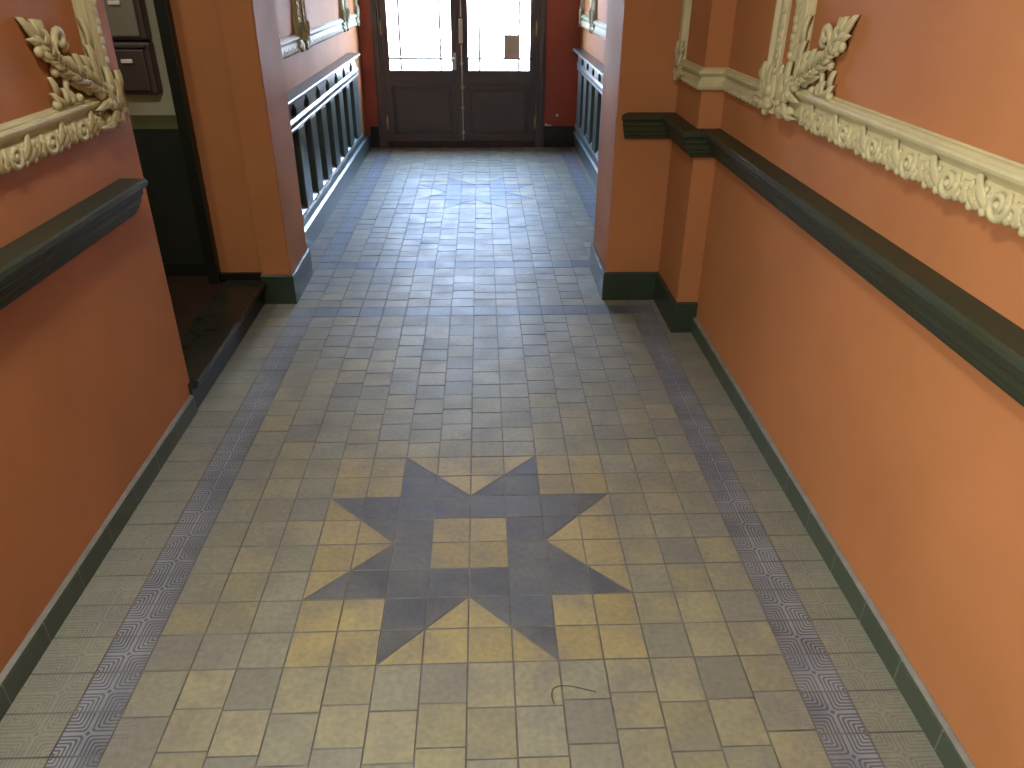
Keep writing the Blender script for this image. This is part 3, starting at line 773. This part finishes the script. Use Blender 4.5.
# ------------------------------------------------------------------ added lamps, all out of view, to fill in light
def added_ceiling_lamp(x, y, label, power, col, r=1.6):
    t = empty('added_ceiling_lamp', (x, y, ZC), label, 'lamp', 'added unseen ceiling lamps')
    bm = bmesh.new(); cyl(bm, (x, y, ZC - 0.25), (x, y, ZC), r * 1.05, n=32); obj('backplate', bm, BRASS, t)
    bm = bmesh.new(); sphere(bm, (x, y, ZC - 0.25), r, r, 0.9, 24)
    bmesh.ops.delete(bm, geom=[v for v in bm.verts if v.co.z > (ZC - 0.2) * S], context='VERTS')
    obj('lamp_shade', bm, OPAL, t, smooth=True)
    l = bpy.data.lights.new('fill_light', 'AREA'); l.shape = 'DISK'; l.size = 2 * r * S; l.energy = power; l.color = col
    lo = bpy.data.objects.new('fill_light', l); C.objects.link(lo); lo.location = P(x, y, ZC - 1.3)
    return t
def added_pendant_lamp(x, y, z, label, power, col, r=1.1):
    t = empty('added_pendant_lamp', (x, y, ZC), label, 'lamp')
    bm = bmesh.new(); cyl(bm, (x, y, ZC - 0.3), (x, y, ZC), 0.5, 0.7, n=24); obj('canopy', bm, BRASS, t)
    bm = bmesh.new(); cyl(bm, (x, y, z + r), (x, y, ZC - 0.3), 0.06, n=10); obj('rod', bm, BRASS, t)
    bm = bmesh.new(); cyl(bm, (x, y, z + r * 0.85), (x, y, z + r * 1.15), 0.55, 0.35, n=20); obj('gallery', bm, BRASS, t)
    bm = bmesh.new(); sphere(bm, (x, y, z), r, r, r, 24); o = obj('globe', bm, GLOBE, t, smooth=True)
    l = bpy.data.lights.new('fill_globe_light', 'POINT'); l.shadow_soft_size = 0.1; l.energy = power; l.color = col
    lo = bpy.data.objects.new('fill_globe_light', l); C.objects.link(lo); lo.location = P(x, y, z)
    return t
def added_wall_lamp(x, y, z, label, power, col, r=0.8):
    t = empty('added_wall_lamp', (x, y, z), label, 'lamp')
    bm = bmesh.new(); cyl(bm, (x, y, z - 0.9), (x + 0.15, y, z - 0.9), 0.6, 0.5, n=24); obj('backplate', bm, BRASS, t)
    bm = bmesh.new(); cyl(bm, (x + 0.15, y, z - 0.9), (x + 1.4, y, z - 1.0), 0.09, n=12); cyl(bm, (x + 1.4, y, z - 1.05), (x + 1.4, y, z - 0.75), 0.12, 0.4, n=16); obj('arm', bm, BRASS, t)
    bm = bmesh.new(); sphere(bm, (x + 1.4, y, z), r, r, r, 24); obj('globe', bm, GLOBE, t, smooth=True)
    l = bpy.data.lights.new('fill_globe_light', 'AREA'); l.shape = 'DISK'; l.size = 1.3 * S; l.energy = power; l.color = col
    lo = bpy.data.objects.new('fill_globe_light', l); C.objects.link(lo); lo.location = P(x + 1.4, y, z)
    lo.rotation_euler = Vector((1, 0, -0.45)).to_track_quat('-Z', 'Y').to_euler()
    return t
def globe_mat():
    m = bpy.data.materials.new('globe_glass'); m.use_nodes = True; t = m.node_tree
    for n in list(t.nodes): t.nodes.remove(n)
    o = N(t, 'ShaderNodeOutputMaterial'); mx = N(t, 'ShaderNodeMixShader'); tr = N(t, 'ShaderNodeBsdfTransparent'); gl = N(t, 'ShaderNodeBsdfGlossy')
    mx.inputs[0].default_value = 0.08; gl.inputs['Roughness'].default_value = 0.05
    t.links.new(tr.outputs[0], mx.inputs[1]); t.links.new(gl.outputs[0], mx.inputs[2]); t.links.new(mx.outputs[0], o.inputs[0])
    return m
GLOBE = globe_mat()
WARM = (1.0, 0.97, 0.90)
added_ceiling_lamp(1.5, -5.0, 'added opal ceiling lamp, out of view, lighting the near end of the corridor', 44, WARM)  # added overhead fill for the near walls and floor, no known fitting
added_pendant_lamp(0.5, -17.0, 17.5, 'added clear globe pendant lamp, out of view, for fill from the back end of the corridor', 8, WARM)  # added pendant, never in view, weak fill from the back
added_wall_lamp(XL, -8.0, 9.8, 'added clear globe wall lamp, out of view on the left wall, lighting the right wall', 41, WARM)  # added out of view to throw light across onto the right wall
added_ceiling_lamp(-14.0, 13.0, 'added opal ceiling lamp, out of view, brightening the side passage', 14, WARM)  # added unseen lamp to brighten the mailbox wall

# ------------------------------------------------------------------ outside and daylight
struct('ground_street', B(-160, 170, YF + 3, 260, -1.4, -0.4), PAVE, 'pale street paving outside the glazed door', 'ground')
bm = B(-160, 170, 200, 215, -1, 70)
for k in range(-9, 10):
    for z in (8, 30, 52): box(bm, k * 17 - 3.5, k * 17 + 3.5, 199.2, 200.2, z, z + 14)
struct('wall_opposite', bm, FACADE, 'pale building front across the street', 'wall')

w = bpy.data.worlds.new('daylight'); bpy.context.scene.world = w; w.use_nodes = True
bg = w.node_tree.nodes['Background']; bg.inputs[0].default_value = (0.45, 0.63, 1.0, 1); bg.inputs[1].default_value = 44.0
sun = bpy.data.lights.new('sun', 'SUN'); sun.energy = 260; sun.angle = 0.02; sun.color = (1, 0.91, 0.78)
so = bpy.data.objects.new('sun', sun); C.objects.link(so)
so.rotation_euler = Vector((-0.55, 0.45, -0.75)).to_track_quat('-Z', 'Y').to_euler()
pt = bpy.data.lights.new('door_portal', 'AREA'); pt.shape = 'RECTANGLE'; pt.size = 12.4 * S; pt.size_y = 13.0 * S
pt.cycles.is_portal = True
po = bpy.data.objects.new('door_portal', pt); C.objects.link(po); po.location = P(2.75, YF + 0.6, 12.2)
po.rotation_euler = Vector((0, -1, 0)).to_track_quat('-Z', 'Y').to_euler()

# ------------------------------------------------------------------ camera
f, pitch, yaw, roll, cx, cy, cz = 757.459868, 0.501144078, -0.0408903325, -0.00662729881, 4.45162417, -11.6424594, 13.3360628
fwd = Vector((-math.sin(yaw) * math.cos(pitch), math.cos(yaw) * math.cos(pitch), -math.sin(pitch)))
right = Vector((math.cos(yaw), math.sin(yaw), 0)); down = fwd.cross(right)
r2 = right * math.cos(roll) + down * math.sin(roll); d2 = -right * math.sin(roll) + down * math.cos(roll)
cam = bpy.data.cameras.new('camera'); cam.sensor_width = 36; cam.lens = f / 1024 * 36; cam.clip_start = 0.02; cam.clip_end = 200
co = bpy.data.objects.new('camera', cam); C.objects.link(co)
M = Matrix((r2, -d2, -fwd)).transposed().to_4x4(); M.translation = P(cx, cy, cz)
co.matrix_world = M
sc_ = bpy.context.scene; sc_.camera = co
vs = sc_.view_settings; vs.view_transform = 'Standard'; vs.look = 'None'; vs.exposure = 0.1; vs.gamma = 1.0; vs.use_curve_mapping = False
